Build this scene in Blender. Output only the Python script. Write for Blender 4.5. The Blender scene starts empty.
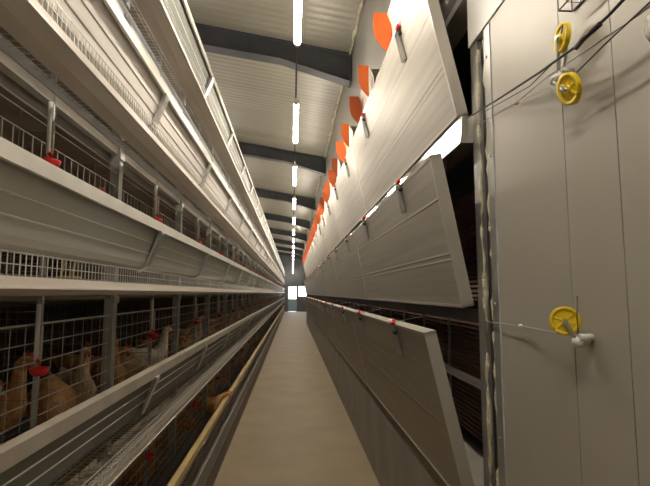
import bpy, math, random
from mathutils import Vector, Matrix
random.seed(7)
S = bpy.context.scene
COL = S.collection
# ---------------------------------------------------------------- camera
cam = bpy.data.objects.new('camera', bpy.data.cameras.new('camera')); COL.objects.link(cam)
cam.data.sensor_fit = 'HORIZONTAL'; cam.data.sensor_width = 36.0
cam.data.lens = 488 / 650 * 36.0
cam.data.clip_start = 0.02; cam.data.clip_end = 300
TH = math.atan(50 / 488); PS = math.atan(32.5 * math.cos(TH) / 488)
cam.location = (0, 0, 1.5)
cam.rotation_euler = (math.pi / 2 + TH, 0, -PS)
S.camera = cam
# ---------------------------------------------------------------- world, exposure
w = bpy.data.worlds.new('world'); S.world = w; w.use_nodes = True
bg = w.node_tree.nodes['Background']; bg.inputs[0].default_value = (0.80, 0.90, 1.0, 1); bg.inputs[1].default_value = 3.0
S.view_settings.view_transform = 'Standard'; S.view_settings.look = 'None'
S.view_settings.gamma = 1; S.view_settings.use_curve_mapping = False
S.view_settings.exposure = 1.95
TUBE_STRENGTH = 30.0

# ---------------------------------------------------------------- helpers
FW = Vector((math.sin(PS) * math.cos(TH), math.cos(PS) * math.cos(TH), math.sin(TH)))
RT = Vector((math.cos(PS), -math.sin(PS), 0)); UP = RT.cross(FW)
def at(x, y, X):
    """point of the vertical plane X seen at photo pixel x, y"""
    r = FW * 488 + RT * (x - 325) + UP * (243 - y)
    return r * (X / r.x) + Vector((0, 0, 1.5))

class MB:
    def __init__(s): s.v = []; s.f = []; s.sm = []
    def box(s, x0, x1, y0, y1, z0, z1):
        n = len(s.v)
        s.v += [(x0,y0,z0),(x1,y0,z0),(x1,y1,z0),(x0,y1,z0),(x0,y0,z1),(x1,y0,z1),(x1,y1,z1),(x0,y1,z1)]
        for f in ((0,3,2,1),(4,5,6,7),(0,1,5,4),(1,2,6,5),(2,3,7,6),(3,0,4,7)): s.f.append([n+i for i in f]); s.sm.append(False)
        return s
    def prism(s, poly, a0, a1, axis='Y'):
        """poly in the plane across axis, extruded from a0 to a1. axis Y: (x,z); X: (y,z); Z: (x,y)"""
        n = len(s.v); k = len(poly)
        for a in (a0, a1):
            for p, q in poly:
                s.v.append({'Y': (p, a, q), 'X': (a, p, q), 'Z': (p, q, a)}[axis])
        s.f.append([n+i for i in range(k)][::-1]); s.sm.append(False)
        s.f.append([n+k+i for i in range(k)]); s.sm.append(False)
        for i in range(k):
            j = (i+1) % k; s.f.append([n+i, n+j, n+k+j, n+k+i]); s.sm.append(False)
        return s
    def tube(s, pts, r, n=4, smooth=None):
        pts = [Vector(p) for p in pts]; base = len(s.v); m = len(pts)
        rs = r if isinstance(r, (list, tuple)) else [r] * m
        ref = None
        for i, p in enumerate(pts):
            d = (pts[min(i+1, m-1)] - pts[max(i-1, 0)]).normalized()
            if ref is None: ref = Vector((0,0,1)) if abs(d.z) < .9 else Vector((1,0,0))
            a = d.cross(ref)
            if a.length < 1e-4: a = d.orthogonal()
            a.normalize(); b = a.cross(d).normalized(); ref = b
            for k in range(n):
                t = 2*math.pi*(k+.5)/n
                s.v.append(tuple(p + a*math.cos(t)*rs[i] + b*math.sin(t)*rs[i]))
        sm = n > 5 if smooth is None else smooth
        for i in range(m-1):
            for k in range(n):
                q = (k+1) % n
                s.f.append([base+i*n+k, base+i*n+q, base+(i+1)*n+q, base+(i+1)*n+k]); s.sm.append(sm)
        s.f.append([base+k for k in range(n)][::-1]); s.sm.append(False)
        s.f.append([base+(m-1)*n+k for k in range(n)]); s.sm.append(False)
        return s
    def loft(s, rings):
        """rings: lists of equal-length point loops, closed with end fans"""
        base = len(s.v); n = len(rings[0])
        for r in rings: s.v += [tuple(p) for p in r]
        for i in range(len(rings)-1):
            for k in range(n):
                q = (k+1) % n
                s.f.append([base+i*n+k, base+i*n+q, base+(i+1)*n+q, base+(i+1)*n+k]); s.sm.append(True)
        s.f.append([base+k for k in range(n)][::-1]); s.sm.append(True)
        s.f.append([base+(len(rings)-1)*n+k for k in range(n)]); s.sm.append(True)
        return s
    def ball(s, c, r, n=8, sc=(1,1,1)):
        rings = []
        for i in range(1, n):
            t = math.pi*i/n
            rings.append([(c[0]+sc[0]*r*math.sin(t)*math.cos(2*math.pi*k/n), c[1]+sc[1]*r*math.sin(t)*math.sin(2*math.pi*k/n), c[2]+sc[2]*r*math.cos(t)) for k in range(n)][::-1])
        return s.loft(rings)
    def mesh(s, name, mat):
        me = bpy.data.meshes.new(name); me.from_pydata(s.v, [], s.f); me.validate()
        me.polygons.foreach_set('use_smooth', s.sm[:len(me.polygons)] if len(me.polygons) == len(s.sm) else [False]*len(me.polygons))
        me.update()
        if mat: me.materials.append(mat)
        return me
    def build(s, name, mat, parent=None, loc=None, bevel=0):
        o = bpy.data.objects.new(name, s.mesh(name, mat)); COL.objects.link(o)
        if parent: o.parent = parent
        if loc is not None: o.location = loc
        if bevel:
            b = o.modifiers.new('bevel', 'BEVEL'); b.width = bevel; b.segments = 2; b.limit_method = 'ANGLE'
        return o
def tag(o, label=None, cat=None, group=None, kind=None):
    if label: o['label'] = label
    if cat: o['category'] = cat
    if group: o['group'] = group
    if kind: o['kind'] = kind
    return o
def thing(name, loc, label, cat, group=None):
    o = bpy.data.objects.new(name, None); COL.objects.link(o); o.location = loc; o.empty_display_size = .1
    return tag(o, label, cat, group)
def copy_tree(o, parent=None):
    c = o.copy(); COL.objects.link(c)
    if parent: c.parent = parent
    for ch in list(o.children): copy_tree(ch, c)
    return c
def struct(mb, name, mat): return tag(mb.build(name, mat), kind='structure')
ORD = ['nearest','second','third','fourth','fifth','sixth','seventh','eighth','ninth','tenth','eleventh','twelfth','thirteenth','fourteenth','fifteenth','sixteenth','seventeenth','eighteenth','nineteenth','twentieth']
ORD += ['twenty-'+q for q in ('first','second','third','fourth','fifth','sixth','seventh','eighth','ninth')] + ['thirtieth'] + ['thirty-'+q for q in ('first','second','third','fourth','fifth')]

# ---------------------------------------------------------------- materials
def mat(name, col, rough=.5, metal=0., col2=None, nscale=6., stretch=(1,1,1), bump=0., bscale=40., bstretch=(1,1,1), spec=.5, wave=None, obj_rand=0., lo=.35, hi=.65):
    m = bpy.data.materials.new(name); m.use_nodes = True; nt = m.node_tree; N = nt.nodes; Lk = nt.links
    b = N['Principled BSDF']; b.inputs['Roughness'].default_value = rough; b.inputs['Metallic'].default_value = metal
    b.inputs['Specular IOR Level'].default_value = spec
    b.inputs['Base Color'].default_value = (*col, 1)
    tc = N.new('ShaderNodeTexCoord')
    if col2:
        mp = N.new('ShaderNodeMapping'); mp.inputs['Scale'].default_value = stretch; Lk.new(tc.outputs['Object'], mp.inputs[0])
        no = N.new('ShaderNodeTexNoise'); no.inputs['Scale'].default_value = nscale; no.inputs['Detail'].default_value = 6
        Lk.new(mp.outputs[0], no.inputs['Vector'])
        cr = N.new('ShaderNodeValToRGB'); cr.color_ramp.elements[0].position = lo; cr.color_ramp.elements[1].position = hi
        cr.color_ramp.elements[0].color = (*col, 1); cr.color_ramp.elements[1].color = (*col2, 1)
        Lk.new(no.outputs['Fac'], cr.inputs[0]); Lk.new(cr.outputs[0], b.inputs['Base Color'])
    if bump:
        mp = N.new('ShaderNodeMapping'); mp.inputs['Scale'].default_value = bstretch; Lk.new(tc.outputs['Object'], mp.inputs[0])
        no = N.new('ShaderNodeTexNoise'); no.inputs['Scale'].default_value = bscale; no.inputs['Detail'].default_value = 3
        Lk.new(mp.outputs[0], no.inputs['Vector'])
        bp = N.new('ShaderNodeBump'); bp.inputs['Strength'].default_value = bump; bp.inputs['Distance'].default_value = .02
        Lk.new(no.outputs['Fac'], bp.inputs['Height']); Lk.new(bp.outputs[0], b.inputs['Normal'])
        if wave:
            wv = N.new('ShaderNodeTexWave'); wv.bands_direction = wave[0]; wv.inputs['Scale'].default_value = wave[1]; wv.wave_profile = 'SIN'
            Lk.new(tc.outputs['Object'], wv.inputs['Vector'])
            b2 = N.new('ShaderNodeBump'); b2.inputs['Strength'].default_value = wave[2]; b2.inputs['Distance'].default_value = .03
            Lk.new(wv.outputs['Fac'], b2.inputs['Height']); Lk.new(bp.outputs[0], b2.inputs['Normal']); Lk.new(b2.outputs[0], b.inputs['Normal'])
    return m
M = {}
M['floor'] = mat('concrete_floor', (.245,.178,.098), .6, col2=(.29,.215,.122), nscale=2.2, bump=.15, bscale=60)
M['ceiling'] = mat('ribbed_ceiling_sheet', (.29,.27,.215), .34, col2=(.335,.315,.255), nscale=1.2, stretch=(.3,3,1), bump=.1, bscale=6, wave=('Y', 2.6, .15))
M['beam'] = mat('dark_painted_steel', (.055,.06,.07), .45, col2=(.085,.088,.095), nscale=3)
M['wall'] = mat('grey_sandwich_panel', (.40,.37,.315), .42, .1, col2=(.435,.405,.35), nscale=1.6, bump=.10, bscale=2.2, bstretch=(1,1.6,.8), spec=.5)
M['upper'] = mat('grey_wall_sheet', (.36,.35,.32), .4, .1, col2=(.42,.40,.37), nscale=2)
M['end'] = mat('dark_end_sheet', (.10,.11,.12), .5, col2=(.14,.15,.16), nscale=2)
M['lit_white'] = mat('lit_white_sheet', (.86,.85,.82), .3, bump=.05, bscale=5)  # white stands in for strong light high on the right wall
M['panel'] = mat('brushed_flap_sheet', (.34,.315,.27), .50, .25, col2=(.42,.39,.34), nscale=3.0, stretch=(6,.25,9), bump=.05, bscale=4, bstretch=(1,.5,2), spec=.6)
M['panel_edge'] = mat('flap_edge_trim', (.52,.49,.44), .35, .3)
M['rail'] = mat('glossy_flashing', (.50,.48,.44), .13, .6, spec=.7)
M['concrete'] = mat('kerb_concrete', (.22,.195,.165), .7, col2=(.29,.26,.22), nscale=3, bump=.2, bscale=30)
M['cream'] = mat('cream_plastic', (.62,.57,.47), .45, col2=(.70,.65,.55), nscale=5)
M['scoop_flap'] = mat('scoop_flap_plastic', (.50,.45,.35), .5, col2=(.57,.51,.41), nscale=5)
M['orange'] = mat('orange_plastic', (.46,.082,.008), .5, col2=(.54,.10,.012), nscale=4)
M['red'] = mat('red_plastic', (.80,.03,.025), .35)
M['black'] = mat('black_plastic', (.015,.015,.015), .5)
M['steel'] = mat('galvanised_steel', (.42,.42,.40), .35, .7, col2=(.55,.54,.51), nscale=9, bump=.05, bscale=30)
M['post'] = mat('galvanised_post', (.40,.41,.40), .4, .5, col2=(.52,.52,.50), nscale=12)
M['wire'] = mat('galvanised_wire', (.60,.59,.55), .4, .4)
M['trough'] = mat('trough_sheet', (.42,.42,.385), .45, .1, col2=(.49,.485,.45), nscale=2, stretch=(3,.4,3))
M['lip_dark'] = mat('dark_trough_lip', (.33,.29,.24), .5, .1, col2=(.42,.37,.31), nscale=6)  # darker lip tone for the second tier
M['trough_lit'] = mat('lit_trough_sheet', (.83,.80,.76), .5, col2=(.88,.85,.81), nscale=2, stretch=(3,.4,3))  # paler copy of the trough sheet, lamp light put into its colour
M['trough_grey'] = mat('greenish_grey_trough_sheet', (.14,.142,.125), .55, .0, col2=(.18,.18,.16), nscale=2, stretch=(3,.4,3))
M['feed'] = mat('darkening_feed_crumbs', (.10,.065,.03), .9, col2=(.17,.11,.055), nscale=60, bump=.8, bscale=120)
M['old_wire'] = mat('dull_wire', (.22,.205,.18), .6, .2)
M['lip'] = mat('trough_lip_sheet', (.70,.68,.63), .4, .1, col2=(.62,.60,.55), nscale=6)
M['rib'] = mat('trough_rib', (.72,.70,.66), .35, .2)
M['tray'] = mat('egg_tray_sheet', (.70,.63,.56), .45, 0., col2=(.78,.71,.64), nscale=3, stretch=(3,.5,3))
M['tray_dark'] = mat('dark_egg_tray_sheet', (.30,.25,.20), .55, col2=(.37,.31,.25), nscale=3, stretch=(3,.5,3))  # darker tray tone for the two lowest tiers
M['tray_dirty'] = mat('dusty_lip', (.42,.31,.13), .6, col2=(.55,.40,.17), nscale=5, stretch=(3,.6,3))
M['belt'] = mat('manure_belt', (.40,.33,.26), .6, col2=(.30,.235,.175), nscale=4)
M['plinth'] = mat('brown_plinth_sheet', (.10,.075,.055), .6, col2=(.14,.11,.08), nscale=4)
M['back'] = mat('light_blocker_sheet', (.07,.055,.045), .8, col2=(.10,.08,.06), nscale=3)  # for the added sheets that keep light out of the cages
M['bluegrey'] = mat('beam_sheet', (.24,.25,.27), .4, .4, col2=(.30,.31,.32), nscale=5)
M['white_pl'] = mat('white_plastic', (.80,.79,.75), .35)
M['foam'] = mat('expanding_foam', (.60,.54,.38), .8, col2=(.75,.70,.55), nscale=20, bump=.6, bscale=60)
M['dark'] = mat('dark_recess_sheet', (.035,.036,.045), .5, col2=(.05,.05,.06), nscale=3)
M['pad'] = mat('cooling_pad_paper', (.10,.045,.03), .85, col2=(.17,.07,.045), nscale=30, stretch=(1,1,4), bump=.8, bscale=30, wave=('Z', 12, .9))
M['yellow'] = mat('yellow_nylon', (.85,.62,.02), .4)
M['rope'] = mat('grey_rope', (.42,.40,.36), .6)
M['cable'] = mat('black_cable', (.03,.028,.028), .5)
M['blue'] = mat('pale_blue_sheet', (.30,.45,.55), .4)
M['ground'] = mat('outdoor_paving', (.45,.45,.42), .8, col2=(.55,.54,.5), nscale=2)
M['frame'] = mat('door_frame_aluminium', (.35,.37,.38), .4, .5)
M['brown'] = mat('brown_plumage', (.46,.18,.05), .8, col2=(.74,.44,.20), nscale=14, bump=.6, bscale=55, lo=.3, hi=.7)
M['buff'] = mat('buff_plumage', (.58,.36,.17), .8, col2=(.78,.62,.42), nscale=12, bump=.6, bscale=55, lo=.3, hi=.7)
M['pale'] = mat('white_plumage', (.72,.66,.50), .8, col2=(.84,.80,.66), nscale=12, bump=.6, bscale=55)
M['comb'] = mat('comb_skin', (.60,.14,.10), .55)
M['beak'] = mat('horn', (.62,.42,.16), .5)
gl = bpy.data.materials.new('clear_pane'); gl.use_nodes = True; nt = gl.node_tree
pb = nt.nodes['Principled BSDF']; pb.inputs['Roughness'].default_value = .05; pb.inputs['Base Color'].default_value = (.9,.95,1,1)
tr = nt.nodes.new('ShaderNodeBsdfTransparent'); mx = nt.nodes.new('ShaderNodeMixShader'); mx.inputs[0].default_value = .12
nt.links.new(tr.outputs[0], mx.inputs[1]); nt.links.new(pb.outputs[0], mx.inputs[2]); nt.links.new(mx.outputs[0], nt.nodes['Material Output'].inputs[0])
em = bpy.data.materials.new('lit_tube'); em.use_nodes = True; nt = em.node_tree
e = nt.nodes.new('ShaderNodeEmission'); e.inputs[0].default_value = (1.0,.90,.75,1); e.inputs[1].default_value = TUBE_STRENGTH
nt.links.new(e.outputs[0], nt.nodes['Material Output'].inputs[0])

# ---------------------------------------------------------------- the building
XW = .72; YE = 40.0; YW = 24.2
roof = lambda x: 4.40 + .17 * (.70 - x)
struct(MB().box(-4, 3, -1.6, YE+.2, -.12, 0), 'floor', M['floor'])
struct(MB().prism([(-4, roof(-4)), (3, roof(3)), (3, roof(3)+.1), (-4, roof(-4)+.1)], -1.6, YE+.2), 'ceiling', M['ceiling'])
struct(MB().box(-4.1, -4, -1.6, YE+.2, -.12, 5.4), 'wall_left', M['upper'])
struct(MB().box(-4.1, 3, -1.7, -1.6, -.12, 5.4), 'wall_back', M['upper'])
# flat sandwich-panel wall beside the camera, with real joints
mb = MB(); ys = [-1.6, -.6, .19, .60, 1.013, 1.221, 1.664]
for a, b in zip(ys[:-1], ys[1:]): mb.box(XW, XW+.05, a+.0018, b-.0018, 0, 2.499)
mb.box(XW+.01, XW+.06, -1.6, 1.66, 0, 2.499)
struct(mb, 'wall_right', M['wall'])
struct(MB().box(XW-.006, XW+.05, -1.6, 1.87, 2.50, 2.86), 'trim_1', M['lit_white'])  # board added for the bright patch above the column, its glare painted white
struct(MB().box(.70, .80, 1.872, YW, 2.74, roof(.7)+.01).box(.70, .80, -1.6, 1.872, 2.86, roof(.7)+.01), 'wall_right_upper', M['upper'])
struct(MB().box(.697, .80, 1.872, YW, 2.715, 2.75), 'trim_2', M['lit_white'])
# kerb wall and ledge under the lower flaps
struct(MB().prism([(.693,0),(1.2,0),(1.2,.655),(.70,.655),(.693,.648)], 1.86, YW), 'wall_right_kerb', M['concrete'])
# rails between the openings; the upper one is a flashing that leans back a little
struct(MB().prism([(.665,2.098),(.76,2.098),(.76,2.210),(.6758,2.210)], 1.86, 4.40).prism([(.688,2.098),(.76,2.098),(.76,2.210),(.688,2.210)], 4.401, YW), 'trim_3', M['rail'])
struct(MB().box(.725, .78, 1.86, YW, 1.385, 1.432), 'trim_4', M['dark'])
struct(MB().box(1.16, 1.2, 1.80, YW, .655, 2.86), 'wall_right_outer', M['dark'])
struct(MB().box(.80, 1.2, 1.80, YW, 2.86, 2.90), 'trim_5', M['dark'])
struct(MB().box(.69, 3, YW, YW+.1, 0, roof(.7)), 'wall_right_return', M['upper'])
struct(MB().box(3, 3.1, YW, YE+.2, 0, 5.4), 'wall_right_far', M['upper'])
# end wall with a door opening and a window opening
mb = MB()
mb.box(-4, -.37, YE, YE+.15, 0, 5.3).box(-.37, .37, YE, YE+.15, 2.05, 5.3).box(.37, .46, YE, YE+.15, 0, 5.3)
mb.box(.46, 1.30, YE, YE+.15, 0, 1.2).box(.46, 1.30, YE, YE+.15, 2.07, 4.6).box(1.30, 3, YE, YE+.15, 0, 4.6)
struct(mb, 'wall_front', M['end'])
d = bpy.data.objects.new('door_1', None); COL.objects.link(d); d.location = (0, YE+.05, 0); tag(d, kind='structure')
MB().box(-.37,-.32,-.03,.03,0,2.05).box(.32,.37,-.03,.03,0,2.05).box(-.32,.32,-.03,.03,2.0,2.05).box(-.32,.32,-.03,.03,.95,1.03).build('door_frame', M['frame'], d)
MB().box(-.32,.32,-.01,.01,0.02,.95).build('door_panel', M['blue'], d)
MB().box(-.32,.32,-.005,.005,1.03,2.0).build('pane', gl, d)
d = bpy.data.objects.new('window_1', None); COL.objects.link(d); d.location = (.88, YE+.05, 0); tag(d, kind='structure')
MB().box(-.42,-.38,-.03,.03,1.2,2.07).box(.38,.42,-.03,.03,1.2,2.07).box(-.38,.38,-.03,.03,2.03,2.07).box(-.38,.38,-.03,.03,1.2,1.24).build('window_frame', M['frame'], d)
MB().box(-.38,.38,-.005,.005,1.24,2.03).build('pane', gl, d)
struct(MB().box(-20, 20, YE+.2, YE+60, -.2, -.05), 'ground', M['ground'])

# roof beams: haunched I-sections
for k in range(8):
    y = 5.72 + 4.6*k
    t = thing('roof_beam', (0, y, 4.4), 'dark haunched steel roof beam, ' + ('nearest to the camera, above the first hanging tube' if k == 0 else ORD[k] + ' from the camera along the ribbed ceiling'), 'beam', 'roof beams')
    z = lambda x, dz=0: roof(x) - 4.4 + dz
    MB().prism([(-3.9,z(-3.9,-.30)),(-.17,z(-.17,-.24)),(.69,-.36),(.69,z(.69,-.001)),(-3.9,z(-3.9,-.001))], -.006, .006).build('web', M['beam'], t)
    MB().prism([(-3.9,z(-3.9,-.30)),(-.17,z(-.17,-.24)),(.69,-.36),(.69,-.348),(-.17,z(-.17,-.228)),(-3.9,z(-3.9,-.288))], -.09, .09).build('bottom_flange', M['beam'], t)
    MB().prism([(-3.9,z(-3.9,-.013)),(.69,z(.69,-.013)),(.69,z(.69,-.001)),(-3.9,z(-3.9,-.001))], -.09, .09).build('top_flange', M['beam'], t)
    MB().box(.668,.689,-.1,.1,-.36,z(.69,-.014)).build('end_plate', M['beam'], t)
# lumpy sealing foam along the joint of ceiling and wall
mb = MB(); y = 2.0; pts = []; rs = []
while y < YW:
    pts.append((.675 + random.uniform(-.012,.006), y, roof(.675) - .012 + random.uniform(-.02,.01))); rs.append(random.choice((.006,.010,.014,.024))); y += random.uniform(.05,.16)
mb.tube(pts, rs, 6); struct(mb, 'trim_6', M['foam'])

# ---------------------------------------------------------------- hanging tube lamps
LZ = 3.08
def tube_lamp(X):
    t = thing('tube_lamp', (X, 0, LZ), 'x', 'lamp', 'tube lamps in a row over the aisle')
    MB().tube([(0,.03,0),(0,1.07,0)], .021, 12).build('tube', em, t)
    MB().box(-.005,.005,.03,1.07,.019,.030).build('housing', M['white_pl'], t)
    for y in (0, 1.07): MB().tube([(0,y,0),(0,y+.03,0)], .024, 12).build('end_cap', M['white_pl'], t)
    h = roof(X) - LZ
    for y in (.15, .95): MB().tube([(0,y,.03),(0,y,h)], .0018, 5).build('hanging_wire', M['cable'], t)
    return t
l0 = tube_lamp(.02)
for k in range(20):
    y = -.17 + 2.04*k
    if k == 0: t = l0
    else: t = copy_tree(l0)
    t.location.y = y
    t['label'] = 'lit white tube lamp hanging over the aisle, ' + ('overhead beside the camera' if k == 0 else 'cut by the top edge' if k == 1 else ORD[k-1] + ' of its row in view')
for k in range(11):
    t = tube_lamp(-2.45); t.location.y = .6 + 3.6*k
    t['label'] = 'tube lamp over the neighbouring aisle behind the cages, ' + ORD[k] + ' from the camera'; t['group'] = 'tube lamps over the neighbouring aisle'
MB().tube([(.02,-1.5,LZ+.042),(.02,39.6,LZ+.042)], .004, 5).build('power_cable', M['cable'])
tag(bpy.data.objects['power_cable'], 'thin dark power cable running above the row of tube lamps', 'cable')

# ---------------------------------------------------------------- left: cage stack
XL = -.605; P = 1.24; Y0 = 1.01; NB = 30
LIP = [.515, 1.165, 1.815, 2.465, 3.115]
TN = ['bottom', 'second', 'third', 'fourth', 'fifth']
YS, YF = .98, Y0 + NB*P
for n, L in enumerate(LIP):
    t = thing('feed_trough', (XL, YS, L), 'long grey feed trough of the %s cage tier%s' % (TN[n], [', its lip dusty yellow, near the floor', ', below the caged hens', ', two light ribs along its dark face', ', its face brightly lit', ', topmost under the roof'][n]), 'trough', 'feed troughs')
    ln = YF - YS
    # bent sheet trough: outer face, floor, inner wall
    MB().prism([(-.010,.0005),(-.011,-.012),(-.058,-.18),(-.078,-.198),(-.165,-.205),(-.178,-.11),(-.174,-.11),(-.161,-.200),(-.080,-.193),(-.062,-.178),(-.015,-.012),(-.014,.0005)], 0, ln).build('trough_face', (M['trough_grey'],M['trough_grey'],M['trough'],M['trough_lit'],M['trough_grey'])[n], t)
    MB().prism([(.006,-.036),(.006,.004),(-.030,.004),(-.030,.001),(.002,.001),(.002,-.032),(-.004,-.032),(-.006,-.036)], 0, ln).build('lip', M['tray_dirty'] if n == 0 else M['lip_dark'] if n == 1 else M['lip'], t)
    rb = MB()
    for u in (.36, .70):
        z = -.04-.14*u; x = -.011 + (z+.012)*.047/.168
        rb.prism([(x+.001,z+.003),(x+.0035,z),(x+.001,z-.003),(x-.003,z-.001)], 0, ln)
    rb.build('rib', M['rib'], t)
    br = MB().prism([(.002,-.030),(.010,-.034),(.012,-.044),(-.050,-.196),(-.094,-.222),(-.106,-.212),(-.056,-.184)], -.028, .028).mesh('bracket', M['steel'])
    for k in range(NB):
        o = bpy.data.objects.new('bracket', br); COL.objects.link(o); o.parent = t; o.location = (0, Y0+P*(k+1)-YS+.02, 0)
    MB().prism([(-.012,-.012),(-.058,-.18),(-.078,-.198),(-.165,-.205),(-.178,-.11)], -.004, 0).build('end_cap', M['steel'], t)
    if n < 2:
        tag(MB().prism([(XL-.113,L-.196),(XL-.100,L-.176),(XL-.166,L-.176),(XL-.161,L-.196)], YS+.01, YF-.01).build('darkening_feed', M['feed']), 'added brown feed darkening the trough of the %s cage tier' % TN[n], 'feed', kind='stuff')  # feed strip added to darken the inside of the trough
    # egg tray with its guard mesh
    g = thing('egg_tray', (XL, YS, L), 'long beige egg collecting tray of the %s cage tier with a low wire guard' % TN[n], 'egg tray', 'egg trays')
    MB().prism([(-.002,-.302),(-.002,-.278),(-.008,-.278),(-.008,-.300),(-.05,-.314),(-.10,-.318),(-.118,-.300),(-.12,-.304),(-.103,-.323),(-.05,-.319)], 0, ln).build('tray', M['tray_dark'] if n < 2 else M['tray'], g)
    MB().prism([(.002,-.306),(.002,-.301),(-.010,-.301),(-.010,-.306)], 0, ln).build('rim', M['rib'], g)
    gm = MB()
    for z in (-.225, -.252, -.280): gm.tube([(-.004,0,z),(-.004,ln,z)], .0016)
    gm.build('guard_rail', M['wire'], g)
    # upright wires of the guard, one mesh per bay shared by all bays
    um = MB(); q = 0.
    while q < P - .001: um.tube([(-.004,q,-.281),(-.004,q,-.223)], .0015); q += .0248
    um = um.mesh('guard_mesh', M['wire'])
    for k in range(NB):
        o = bpy.data.objects.new('guard_mesh', um); COL.objects.link(o); o.parent = g; o.location = (0, Y0-YS+P*k, 0)
    # beam and manure belt over this tier
    if 1:
        b = thing('cage_beam', (-.82, YS, L), 'long blue-grey beam over the cage fronts of the %s tier' % TN[n], 'beam', 'cage beams')
        MB().prism([(.012,.345),(.02,.350),(.02,.390),(-.03,.390),(-.03,.345)], 0, ln).build('channel', M['bluegrey'], b)
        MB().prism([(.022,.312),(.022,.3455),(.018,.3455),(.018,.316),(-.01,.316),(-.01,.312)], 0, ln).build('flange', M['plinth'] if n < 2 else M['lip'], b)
        m_ = thing('manure_belt', (-.86, YS, L), 'wide brown manure belt over the hens of the %s tier' % TN[n], 'belt', 'manure belts')
        MB().prism([(.0,.300),(-.72,.300),(-.72,.304),(.0,.304)], 0, ln).build('belt', M['belt'], m_)
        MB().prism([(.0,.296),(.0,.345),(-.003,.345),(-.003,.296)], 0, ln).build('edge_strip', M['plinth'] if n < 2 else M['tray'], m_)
bs = None
for n in range(5):  # added sheets, stop the neighbouring lamps from lighting the cage interior
    t = tag(MB().box(-1.60,-1.592, YS, YF, LIP[n]-.27, LIP[n]+.375).build('cage_light_blocker', M['back']), 'added dark sheet blocking light behind the %s cage tier' % TN[n], 'sheet', 'added light blockers behind the cages')
# sheet plinth under the bottom trough
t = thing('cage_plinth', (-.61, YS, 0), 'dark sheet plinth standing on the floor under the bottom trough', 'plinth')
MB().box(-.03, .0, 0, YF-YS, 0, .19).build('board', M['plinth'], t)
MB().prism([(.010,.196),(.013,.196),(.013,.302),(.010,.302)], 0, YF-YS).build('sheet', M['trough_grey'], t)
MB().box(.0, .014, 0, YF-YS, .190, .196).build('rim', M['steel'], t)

# one cage per bay; grille type differs between low and high tiers
def grille(low):
    g = MB()
    if low:
        for z in (.18,.12,.06,.0,-.05,-.10): g.tube([(0,0,z),(0,P,z)], .0022)
        g.tube([(0,0,.238),(0,P,.238)], .0045)
        q = .05
        while q < P: g.tube([(-.004,q,-.08),(-.004,q,.238)], .0011); q += .082
    else:
        for z in (.165,.225,.0): g.tube([(0,0,z),(0,P,z)], .0020)
        g.tube([(0,0,.250),(0,P,.250)], .0035)
        q = .03
        while q < P: g.tube([(0,q,-.05),(0,q,.165)], .0018); q += .053
    return g
def partition():
    g = MB(); D = .60
    for z in [-.22+.055*i for i in range(10)]: g.tube([(0,0,z),(-D,0,z)], .0012)
    for i in range(7): g.tube([(-D*i/6-.005,0,-.24),(-D*i/6-.005,0,.29)], .0012)
    return g
def floor_grid():
    g = MB(); q = 0.
    while q < P: g.tube([(.18,q,-.283),(-.60,q,-.250)], .0013); q += .0355
    for i in range(8): x = .15-.105*i; g.tube([(x,0,-.2815+(.18-x)*.0423),(x,P,-.2815+(.18-x)*.0423)], .0015)
    return g
def back_grid():
    g = MB(); q = 0.
    while q < P: g.tube([(0,q,-.25),(0,q,.29)], .0013); q += .0775
    for i in range(8): z = -.2+.07*i; g.tube([(0,0,z),(0,P,z)], .0013)
    return g
POSTZ = (-.26, .345)
me_post = MB().prism([(.012,-.024),(.012,.024),(.009,.024),(.009,-.021),(-.028,-.021),(-.028,-.024)], *POSTZ, axis='Z').mesh('post', M['post'])
me_lugs = MB().box(.012,.018,-.03,.03,.29,.32).mesh('clip', M['steel'])
me_div = MB().prism([(.004,-.0055),(.004,.0055),(-.012,.0055),(-.012,-.0055)], *POSTZ, axis='Z').mesh('divider', M['post'])
me_gl = grille(True).mesh('front_grille', M['wire']); me_gh = grille(False).mesh('front_grille', M['wire'])
me_pt = partition().mesh('partition', M['old_wire']); me_fg = floor_grid().mesh('floor_grid', M['wire']); me_bg = back_grid().mesh('back_grille', M['old_wire'])
def addp(name, me, par, loc=(0,0,0)):
    o = bpy.data.objects.new(name, me); COL.objects.link(o); o.parent = par; o.location = loc; return o
def make_cage(low):
    t = thing('battery_cage', (0,0,0), 'x', 'cage', 'x')
    addp('post', me_post, t); addp('clip', me_lugs, t); addp('divider', me_div, t, (0, P/2, 0))
    addp('front_grille', me_gl if low else me_gh, t)
    addp('partition', me_pt, t); addp('partition', me_pt, t, (0, P/2, 0))
    addp('floor_grid', me_fg, t); addp('back_grille', me_bg, t, (-.61,0,0))
    return t
low0 = make_cage(True); high0 = make_cage(False); used = set()
for n in range(5):
    for k in range(NB):
        src = low0 if n < 2 else high0
        t = src if id(src) not in used else copy_tree(src); used.add(id(src))
        t.location = (-.80, Y0+P*k, LIP[n])
        t['label'] = 'wire hen cage in the %s tier from the floor, %s bay from the camera' % (TN[n] if n else 'lowest', ORD[k])
        t['group'] = 'wire cages of the %s tier' % TN[n]
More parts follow.
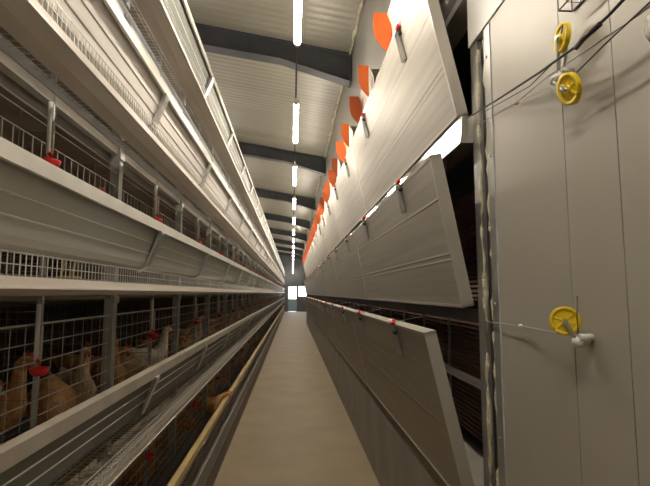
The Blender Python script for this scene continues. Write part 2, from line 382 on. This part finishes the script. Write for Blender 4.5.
# drinkers: pipe with a red cup on every divider
def make_drinker():
    t = thing('nipple_drinker', (0,0,0), 'x', 'drinker', 'x')
    MB().tube([(0,0,.30),(0,0,.13)], .007, 8).build('pipe', M['white_pl'], t)
    MB().tube([(.012,.004,.13),(.012,.004,.235)], .004, 6).build('wire_hanger', M['wire'], t)
    c = MB()
    rings = []
    for z, r in ((.082,.006),(.084,.020),(.092,.029),(.104,.033),(.107,.033),(.105,.030),(.096,.024)):
        rings.append([(.012+r*.8*math.cos(2*math.pi*i/14), r*math.sin(2*math.pi*i/14), z) for i in range(14)])
    c.loft(rings).build('cup', M['red'], t)
    MB().tube([(.012,0,.098),(.012,0,.122)], .003, 6).tube([(.0,0,.135),(.012,0,.122)], .006, 6).build('nipple', M['red'], t)
    return t
dr0 = make_drinker(); first = True
for n in range(4):
    for k in range(NB if n < 3 else 10):
        t = dr0 if first else copy_tree(dr0); first = False
        t.location = (-.784, Y0+P*(k+.5)-.05, LIP[n])
        t['label'] = 'red drinker cup under a white pipe, %s tier, %s bay from the camera' % (TN[n], ORD[k]); t['group'] = 'drinkers of the %s tier' % TN[n]

# ---------------------------------------------------------------- hens
def spine_mesh(pts, n=14):
    """pts: (y, z, half width, half height) along tail > body > neck > head; hen faces +Y"""
    # densify by Catmull-Rom
    out = []
    for i in range(len(pts)-1):
        p0 = pts[max(i-1,0)]; p1 = pts[i]; p2 = pts[i+1]; p3 = pts[min(i+2,len(pts)-1)]
        for s_ in range(4):
            t = s_/4; out.append([.5*((2*b)+(-a+c)*t+(2*a-5*b+4*c-d)*t*t+(-a+3*b-3*c+d)*t**3) for a,b,c,d in zip(p0,p1,p2,p3)])
    out.append(list(pts[-1]))
    rings = []
    for i, (y,z,wd,ht) in enumerate(out):
        a = out[max(i-1,0)]; b = out[min(i+1,len(out)-1)]
        d = Vector((0, b[0]-a[0], b[1]-a[1])).normalized(); u = Vector((1,0,0)).cross(d)
        wd = max(wd,.003); ht = max(ht,.003)
        rings.append([Vector((0,y,z)) + Vector((1,0,0))*wd*math.cos(2*math.pi*k/n) + u*ht*math.sin(2*math.pi*k/n) for k in range(n)])
    return MB().loft(rings), out
POSES = {
 'upright': [(-.20,.235,.006,.014),(-.165,.215,.026,.03),(-.11,.19,.055,.055),(-.04,.165,.078,.075),(.03,.165,.078,.08),(.075,.195,.055,.062),(.095,.245,.030,.036),(.103,.295,.022,.025),(.108,.33,.021,.023),(.125,.348,.019,.019),(.145,.347,.012,.012),(.155,.345,.006,.006)],
 'feeding': [(-.20,.255,.006,.014),(-.165,.235,.026,.03),(-.11,.205,.055,.055),(-.04,.175,.078,.074),(.03,.165,.078,.078),(.085,.17,.055,.06),(.125,.165,.034,.038),(.165,.145,.024,.026),(.195,.12,.021,.022),(.212,.10,.018,.019),(.223,.082,.011,.012),(.229,.073,.006,.006)],
 'looking': [(-.20,.245,.006,.014),(-.165,.225,.026,.03),(-.11,.20,.055,.055),(-.04,.17,.078,.075),(.03,.165,.078,.08),(.08,.19,.056,.062),(.12,.225,.032,.036),(.155,.255,.023,.025),(.18,.27,.021,.022),(.205,.27,.018,.018),(.222,.262,.011,.011),(.232,.257,.006,.006)],
}
HEN = {}
for pn, pts in POSES.items():
    mb, out = spine_mesh(pts)
    # folded wings as low swellings of the same surface
    mb.v = [ (x*(1+.16*math.exp(-((y+.04)/.07)**2)*math.exp(-((z-.19)/.035)**2)), y, z) if abs(x) > .03 else (x,y,z) for x,y,z in mb.v]
    # head frame
    hy, hz = out[-9][0], out[-9][1]; ty, tz = out[-1][0], out[-1][1]
    d = Vector((0, ty-hy, tz-hz)).normalized(); u = Vector((1,0,0)).cross(d)
    H = Vector((0, hy, hz)); T = Vector((0, ty, tz))
    cm = MB(); prof = [(-.012,.013),(-.014,.030),(-.006,.024),(.0,.036),(.008,.026),(.016,.033),(.022,.020),(.030,.010)]
    lo = [H + d*a + u*b for a, b in prof]
    cm.loft([[p + Vector((sx,0,0)) for p in lo] for sx in (-.003,.003)])
    for sx in (-.008,.008): cm.ball(T - d*.012 - u*.016 + Vector((sx,0,0)), .009, 6, (.5,1,1.3))
    bk = MB().tube([T - d*.004, T + d*.012, T + d*.024 - u*.004], [.0065,.005,.001], 6)
    ey = MB()
    for sx in (-.0165,.0165): ey.ball(T - d*.030 + u*.003 + Vector((sx,0,0)), .0042, 6)
    lg = MB().tube([(0,0,.125),(0,.012,.07),(0,0,.012)], [.014,.007,.005], 6)
    for a in (-.5,0,.5): lg.tube([(0,0,.008),(.035*math.sin(a),.038*math.cos(a),.004)], .0035, 5)
    lg.tube([(0,0,.008),(0,-.02,.004)], .003, 5)
    HEN[pn] = dict(comb=cm.mesh('comb', M['comb']), beak=bk.mesh('beak', M['beak']), eye=ey.mesh('eye', M['black']), leg=lg.mesh('leg', M['beak']))
    for c in ('brown','buff','pale'): HEN[pn, c] = mb.mesh('hen_body', M[c])
CN = {'brown':'reddish brown', 'buff':'buff', 'pale':'whitish'}
PD = {'upright':'standing upright', 'feeding':'with head lowered', 'looking':'with neck outstretched'}
def hen(x, y, z, rz, pose, col, label, group, detail=True, s=1.0):
    o = bpy.data.objects.new('hen', HEN[pose, col]); COL.objects.link(o)
    o.location = (x,y,z); o.rotation_euler = (0,0,rz); o.scale = (s,s,s)
    tag(o, label, 'hen', group)
    addp('comb', HEN[pose]['comb'], o); addp('beak', HEN[pose]['beak'], o)
    if detail:
        addp('eye', HEN[pose]['eye'], o)
        for sx in (-.035,.035): addp('leg', HEN[pose]['leg'], o, (sx, 0, 0))
    return o
FZ = -.255
G2 = 'hens in the second tier'
R = math.radians
# near ones, as the photo shows them
near = [
 (-.98,1.50,R(-5),'looking','pale','whitish hen stretching its neck towards the nearest red cup of the second tier'),
 (-.92,1.99,R(-150),'feeding','brown','reddish brown hen with head lowered just past the nearest red cup, second tier'),
 (-1.08,1.86,R(-90),'upright','brown','reddish brown hen standing further back behind the nearest red cup, second tier'),
 (-.95,2.26,R(-140),'upright','buff','buff hen standing upright just before the nearest broad post, second tier'),
 (-.95,2.66,R(-150),'upright','brown','brown hen standing upright just past the nearest broad post, second tier'),
 (-.93,2.90,R(-120),'feeding','buff','buff hen with head lowered in the second bay of the second tier'),
 (-1.13,2.85,R(-90),'looking','brown','brown hen further back in the second bay of the second tier'),
 (-.93,3.27,R(-60),'upright','pale','whitish hen past the second red cup of the second tier'),
 (-.96,3.66,R(-110),'looking','brown','brown hen with red comb before the third broad post, second tier'),
 (-.93,4.22,R(-80),'upright','buff','pale buff hen standing upright in the third bay of the second tier'),
 (-1.1,4.25,R(-120),'feeding','brown','brown hen with head lowered further back in the third bay of the second tier')]
for x,y,rz,po,c,lb in near: hen(x, y, LIP[1]+FZ, rz, po, c, lb, G2)
poses = list(POSES)
for k in range(3, 14):
    for j, off in enumerate((.22,.58,.95)):
        po = poses[(k*2+j*5) % 3]; c = ('brown','brown','buff','brown','pale')[(k*3+j*2) % 5]
        hen(-.95-.06*((k+j)%2), Y0+P*k+off, LIP[1]+FZ, R(random.uniform(-150,-40)), po, c,
            '%s hen %s in the second tier, %s bay, %s' % (CN[c], PD[po], ORD[k], ('at its near end','in its middle','at its far end')[j]), G2, k < 7)
for k in range(0, 9):
    for j, off in enumerate((.36,.9)):
        po = poses[(k+j*2) % 3]; c = ('brown','buff','brown')[(k+j) % 3]
        hen(-.96, Y0+P*k+off, LIP[0]+FZ, R(random.uniform(-130,-50)), po, c,
            '%s hen %s, bottom tier, %s bay, %s' % (CN[c], PD[po], ORD[k], ('near half','far half')[j]), 'hens in the bottom tier', k < 4)
hen(-.80, 4.8, LIP[0]+FZ+.02, R(-90), 'looking', 'brown', 'brown hen poking its head out over the dusty yellow lip', 'hens in the bottom tier')
hen(-.93, 2.08, LIP[2]+FZ, R(-100), 'upright', 'pale', 'whitish hen seen through the egg guard of the third tier, nearest bay', 'hens in the third tier')
for k in range(1, 7):
    po = poses[k % 3]; c = ('brown','buff')[k % 2]
    hen(-1.0, Y0+P*k+.45, LIP[2]+FZ, R(random.uniform(-130,-50)), po, c, '%s hen %s in the third tier, %s bay from the camera' % (CN[c], PD[po], ORD[k]), 'hens in the third tier', k < 4)

# ---------------------------------------------------------------- right: flap panels
PW = 2.47; NP = 9; YA = 1.90
RN = ['lower','middle','upper']
# row: (front bottom x,z) (front top x,z)
ROWS = [((.672,.675),(.515,1.345)), ((.672,1.442),(.553,2.057)), ((.672,2.222),(.525,2.86))]
def flap_panel(row):
    (xb,zb),(xt,zt) = ROWS[row]; t = thing('inlet_flap', (xb, 0, zb), 'x', 'flap panel', 'x')
    d = Vector((xt-xb, zt-zb)); L = d.length; d.normalize(); nrm = Vector((-d.y, d.x)) # towards the aisle
    if nrm.x > 0: nrm = -nrm
    q = lambda a, b: (d.x*a + nrm.x*b, d.y*a + nrm.y*b)     # a along the panel, b outwards
    W = PW - .012
    MB().prism([q(.012,0),q(L-.012,0),q(L-.012,-.044),q(.012,-.044)], .012, W-.012).build('panel', M['panel'], t)
    # shallow pressed ribs of the sheet
    r = MB()
    for a in ((.30,.34,.70) if row else (.45,)):
        r.prism([q(L*a,0.0),q(L*a+.006,.0015),q(L*a+.012,0),q(L*a+.006,-.004)], .012, W-.012)
    r.build('pressed_rib', M['panel'], t)
    e = MB()
    e.prism([q(0,.002),q(.013,.002),q(.013,-.046),q(0,-.046)], 0, W)
    e.prism([q(L-.013,.002),q(L,.002),q(L,-.046),q(L-.013,-.046)], 0, W)
    e.prism([q(0,.002),q(L,.002),q(L,-.046),q(0,-.046)], 0, .014)
    e.prism([q(0,.002),q(L,.002),q(L,-.046),q(0,-.046)], W-.014, W)
    e.build('edge_trim', M['panel_edge'], t)
    for yy in ((.44, 1.66) if row == 2 else (.56, 1.80)):
        b = MB()
        a0, a1 = (L-.19, L-.035) if row == 2 else (L-.145, L+.004)
        if row == 0:
            b.prism([q(a0-.03,.003),q(a1,.022),q(a1,.003)], yy-.014, yy-.010).prism([q(a0-.03,.003),q(a1,.022),q(a1,.003)], yy+.010, yy+.014)
        b.prism([q(a0,.003),q(a1,.003),q(a1,.007),q(a0,.007)], yy-.022, yy+.022)
        b.prism([q(a0,.003),q(a1,.003),q(a1,.020),q(a0,.020)], yy-.022, yy-.018)
        b.prism([q(a0,.003),q(a1,.003),q(a1,.020),q(a0,.020)], yy+.018, yy+.022)
        br = b.build('strap_bracket', M['steel'], t)
        k = MB(); c = q(a1+.006,.014); k.tube([(c[0],yy-.045,c[1]),(c[0],yy-.016,c[1]+.002)], .010, 8); k.ball((c[0],yy-.048,c[1]+.003), .010, 7); k.ball((c[0]+.004,yy-.03,c[1]+.012), .009, 7)
        k.build('red_knob', M['red'], br)
        k = MB(); k.tube([(c[0]+.004,yy-.014,c[1]+.004),(c[0]+.002,yy+.045,c[1]+.006)], .010, 8).build('white_clip', M['white_pl'], br)
        k = MB(); c2 = q(a1-.035,.018); k.tube([(c2[0]+.01,yy-.018,c2[1]),(c2[0],yy-.055,c2[1])], .0018, 5); k.ball((c2[0],yy-.06,c2[1]-.002), .012, 8)
        k.build('stop_ball', M['black'], br)
        x1 = .75 - xb
        MB().tube([(c[0],yy,c[1]),(x1,yy+.20,c[1]+.03)], .0014, 5).build('pull_wire', M['rope'], br)
    return t
for row in range(3):
    t0 = flap_panel(row)
    for k in range(NP):
        t = t0 if k == 0 else copy_tree(t0)
        t.location.y = YA + PW*k
        t['label'] = ('grey insulated flap panel leaning into the aisle, %s row, ' % RN[row]) + ('beside the foam-sealed column' if k == 0 else ORD[k] + ' from the foam-sealed column')
        t['group'] = 'flap panels of the %s row' % RN[row]

# orange cheeked scoops on the top edge of the upper flaps
def scoop():
    t = thing('air_scoop', (.525, 0, 2.868), 'x', 'air scoop', 'orange-cheeked scoops')
    prof = [(0,0),(-.028,.028),(-.056,.066),(-.070,.105),(-.074,.15),(-.074,.228),(0,.228)]
    inner = [(.002,.0),(.022,.04),(.035,.10),(.030,.16),(.004,.222)]
    MB().prism(prof, -.005, .005).build('cheek', M['orange'], t)
    MB().prism(prof[:-1] + [(0,.228)] + [(x-.001,z) for x,z in inner[1:-1][::-1]], .540, .550).build('cheek', M['orange'], t)
    MB().prism(inner + [(x+.006,z+.002) for x,z in inner[::-1]], .006, .539).build('flap', M['scoop_flap'], t)
    MB().box(.004,.170,.02,.53,-.006,.0).box(.012,.170,.02,.53,.218,.225).build('housing', M['scoop_flap'], t)
    return t
s0 = scoop()
for k in range(18):
    t = s0 if k == 0 else copy_tree(s0)
    t.location.y = 2.08 + 1.195*k
    t['label'] = 'cream air scoop with orange cheeks above the upper flaps, ' + ('nearest to the camera' if k == 0 else ORD[k] + ' from the camera')

# recess behind the flaps: pads, studs, pipe
def pad_unit():
    t = thing('cooling_pad', (1.02, 0, 0), 'x', 'cooling pad', 'cooling pads')
    MB().box(0,.10,0,PW-.02,.70,1.38).build('pad', M['pad'], t)
    MB().box(0,.10,0,PW-.02,1.46,2.09).build('pad', M['pad'], t)
    f = MB()
    for y in (0, .6, 1.2, 1.8): f.box(-.012,-.001,y,y+.022,.66,2.2)
    f.build('upright', M['steel'], t)
    return t
p0 = pad_unit()
for k in range(NP):
    t = p0 if k == 0 else copy_tree(p0)
    t.location.y = 1.93 + PW*k
    t['label'] = 'brown ribbed cooling pad behind the flaps, ' + ('nearest to the foam-sealed column' if k == 0 else ORD[k] + ' from the foam-sealed column')
tag(MB().tube([(.93,1.87,1.05),(.93,YW-.1,1.05)], .022, 12).build('water_pipe', M['white_pl']), 'white water pipe running behind the lower flaps', 'pipe')

# ---------------------------------------------------------------- column with foam beads
t = thing('steel_column', (.72, 1.76, 0), 'galvanised steel column with lumpy foam beads between the flaps and the flat wall', 'column')
MB().box(.002,.05,.045,.110,0,2.499).build('front_flange', M['steel'], t)
MB().box(.02,.05,-.03,.045,0,2.499).build('web', M['dark'], t)
MB().box(0,.05,-.085,-.03,0,2.499).build('rear_flange', M['steel'], t)
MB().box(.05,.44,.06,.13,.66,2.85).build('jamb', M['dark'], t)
for yy, a in ((.046,.0065),(-.029,.0055)):
    pts = []; rs = []; z = .02
    while z < 2.49:
        pts.append((.004+random.uniform(-.003,.005), yy+random.uniform(-.006,.006), z)); rs.append(a*random.choice((.3,.6,1.0,1.4,1.7))); z += random.uniform(.02,.06)
    MB().tube(pts, rs, 6).build('foam_bead', M['foam'], t)
for z in (.5, 1.0, 1.46, 2.0, 2.38): MB().tube([(.001,-.055,z),(-.004,-.055,z)], .006, 6).build('screw', M['steel'], t)

# ---------------------------------------------------------------- pulleys, ropes, tray on the flat wall
def pulley(c, n, r, label, arm_to):
    n = Vector(n).normalized(); a = n.orthogonal().normalized(); b = n.cross(a)
    t = thing('rope_pulley', c, label, 'pulley', 'yellow pulleys on the flat wall')
    m_ = MB(); K = 28; prof = [(r*.74,-.004),(r,-.006),(r*.99,-.0035),(r*.88,0),(r*.99,.0035),(r,.006),(r*.74,.004)]
    rings = [[(a*math.cos(2*math.pi*k/K)+b*math.sin(2*math.pi*k/K))*p + n*q for p,q in prof] for k in range(K+1)]
    m_.loft(rings)
    for k in range(6):
        d = a*math.cos(math.pi*k/3)+b*math.sin(math.pi*k/3); m_.tube([d*r*.2, d*r*.80], .004, 5)
    m_.tube([n*.009, -n*.009], r*.26, 12)
    wh = m_.build('wheel', M['yellow'], t)
    MB().tube([n*.0015, -n*.0015], r*.78, 24, smooth=False).build('disc', M['yellow'], t)
    MB().tube([n*.016, -n*.016], .006, 8).build('axle', M['steel'], t)
    e = Vector(arm_to) - Vector(c)
    side = n*.012
    MB().tube([side, e+side*.5], .0055, 4).tube([-side, e-side*.5], .0055, 4).build('fork', M['steel'], t)
    MB().ball(e, .016, 8, (1.0,1.1,.9)).tube([e+Vector((-.004,-.012,.012)), e+Vector((.03,-.012,.012))], .009, 6).tube([e, Vector((XW-c[0]-.001, e.y, e.z))], .008, 6).build('wall_mount', M['white_pl'], t)
    return t
c1 = at(562,38,.685); c2 = at(569,89,.675); c3 = at(565,321,.675)
mid = at(560,77,.695)
pulley(c1, (-1,.08,.05), .038, 'yellow pulley wheel, upper one of the pair high on the flat wall', mid)
pulley(c2, (-1,-.05,-.25), .040, 'yellow pulley wheel, lower one of the pair high on the flat wall', at(556,80,.69))
pulley(c3, (-.45,-.9,.05), .036, 'yellow pulley wheel, lone one low on the flat wall', at(578,342,.69))
def rope(pts, r, m, label, name='rope', cat='rope'):
    return tag(MB().tube(pts, r, 6).build(name, m), label, cat)
A = lambda *ps: [at(x,y,X) for x,y,X in ps]
rope(A((466,119,.70),(500,98,.69),(540,72,.66),(575,47,.655),(590,33,.655),(610,14,.655),(640,-18,.655)), .0036, M['cable'], 'thick black cable slanting up the flat wall past the pulleys', 'cable', 'cable')
rope(A((576,48,.650),(583,39,.648),(590,33,.650),(600,24,.650)), .0062, M['cable'], 'thick taped knot on the black cable beside the pulleys', 'cable_tape', 'tape')
rope(A((484,112,.700),(530,86,.690),(556,60,.68),(563,24,.68)), .0016, M['cable'], 'thin black rope running to the upper yellow pulley')
rope(A((516,103,.705),(548,76,.69),(578,56,.68),(640,14,.66),(660,-2,.66)), .0019, M['rope'], 'thin grey rope slanting above the lower pulley')
rope(A((577,72,.665),(604,45,.66),(650,2,.655),(670,-18,.655)), .0019, M['cable'], 'thin dark rope leading up and right from the lower pulley')
rope(A((478,125,.71),(515,103,.705),(549,88,.69),(560,98,.68)), .0014, M['rope'], 'thin grey rope running from the column to the lower pulley')
rope(A((577,296,.70),(577,318,.695),(579,340,.69)), .0014, M['cable'], 'short dark rope end standing up beside the low pulley')
rope(A((475,320,.735),(497,323,.705),(525,327,.70),(562,334,.675)), .0016, M['rope'], 'thin grey rope running level from the opening to the low pulley')
k = thing('rope_clamp', at(521,326,.70), 'small white rope clamp on the level rope beside the low pulley', 'clamp')
MB().ball((0,0,0), .008, 7, (1,1.6,.8)).build('body', M['white_pl'], k)
MB().tube([(0,-.006,0),(0,-.024,.012)], .0016, 5).build('rope_tail', M['rope'], k)
tag(MB().ball(at(517,103,.705), .007, 7, (1,1.4,.8)).build('rope_clamp', M['white_pl']), 'small white rope clamp near the column, high on the wall', 'clamp')
# wire tray at the top right
t = thing('wire_tray', (XW, 1.08, 2.225), 'small dark wire tray fixed high on the flat wall', 'wire tray')
m_ = MB(); y0, y1 = -.02, .07
zt, zb = .10, .0
for z in (zb, .05, zt):
    m_.tube([(-.003,y0-.1,z),(-.003,y1,z)], .0022).tube([(-.04,y0-.1,z),(-.04,y1,z)], .0022).tube([(-.003,y1,z),(-.04,y1,z)], .0022)
for i in range(6): y = y1-.038*i; m_.tube([(-.003,y,zt),(-.003,y,zb),(-.04,y,zb),(-.04,y,zt)], .0018)
m_.build('basket', M['cable'], t)
MB().box(-.008,0,-.06,-.03,-.02,.12).build('wall_plate', M['steel'], t)
tag(MB().ball(at(651,28,.70), .018, 8, (.7,.6,1.6)).build('rope_weight', M['white_pl']), 'white rope weight at the right edge, high on the wall', 'weight')
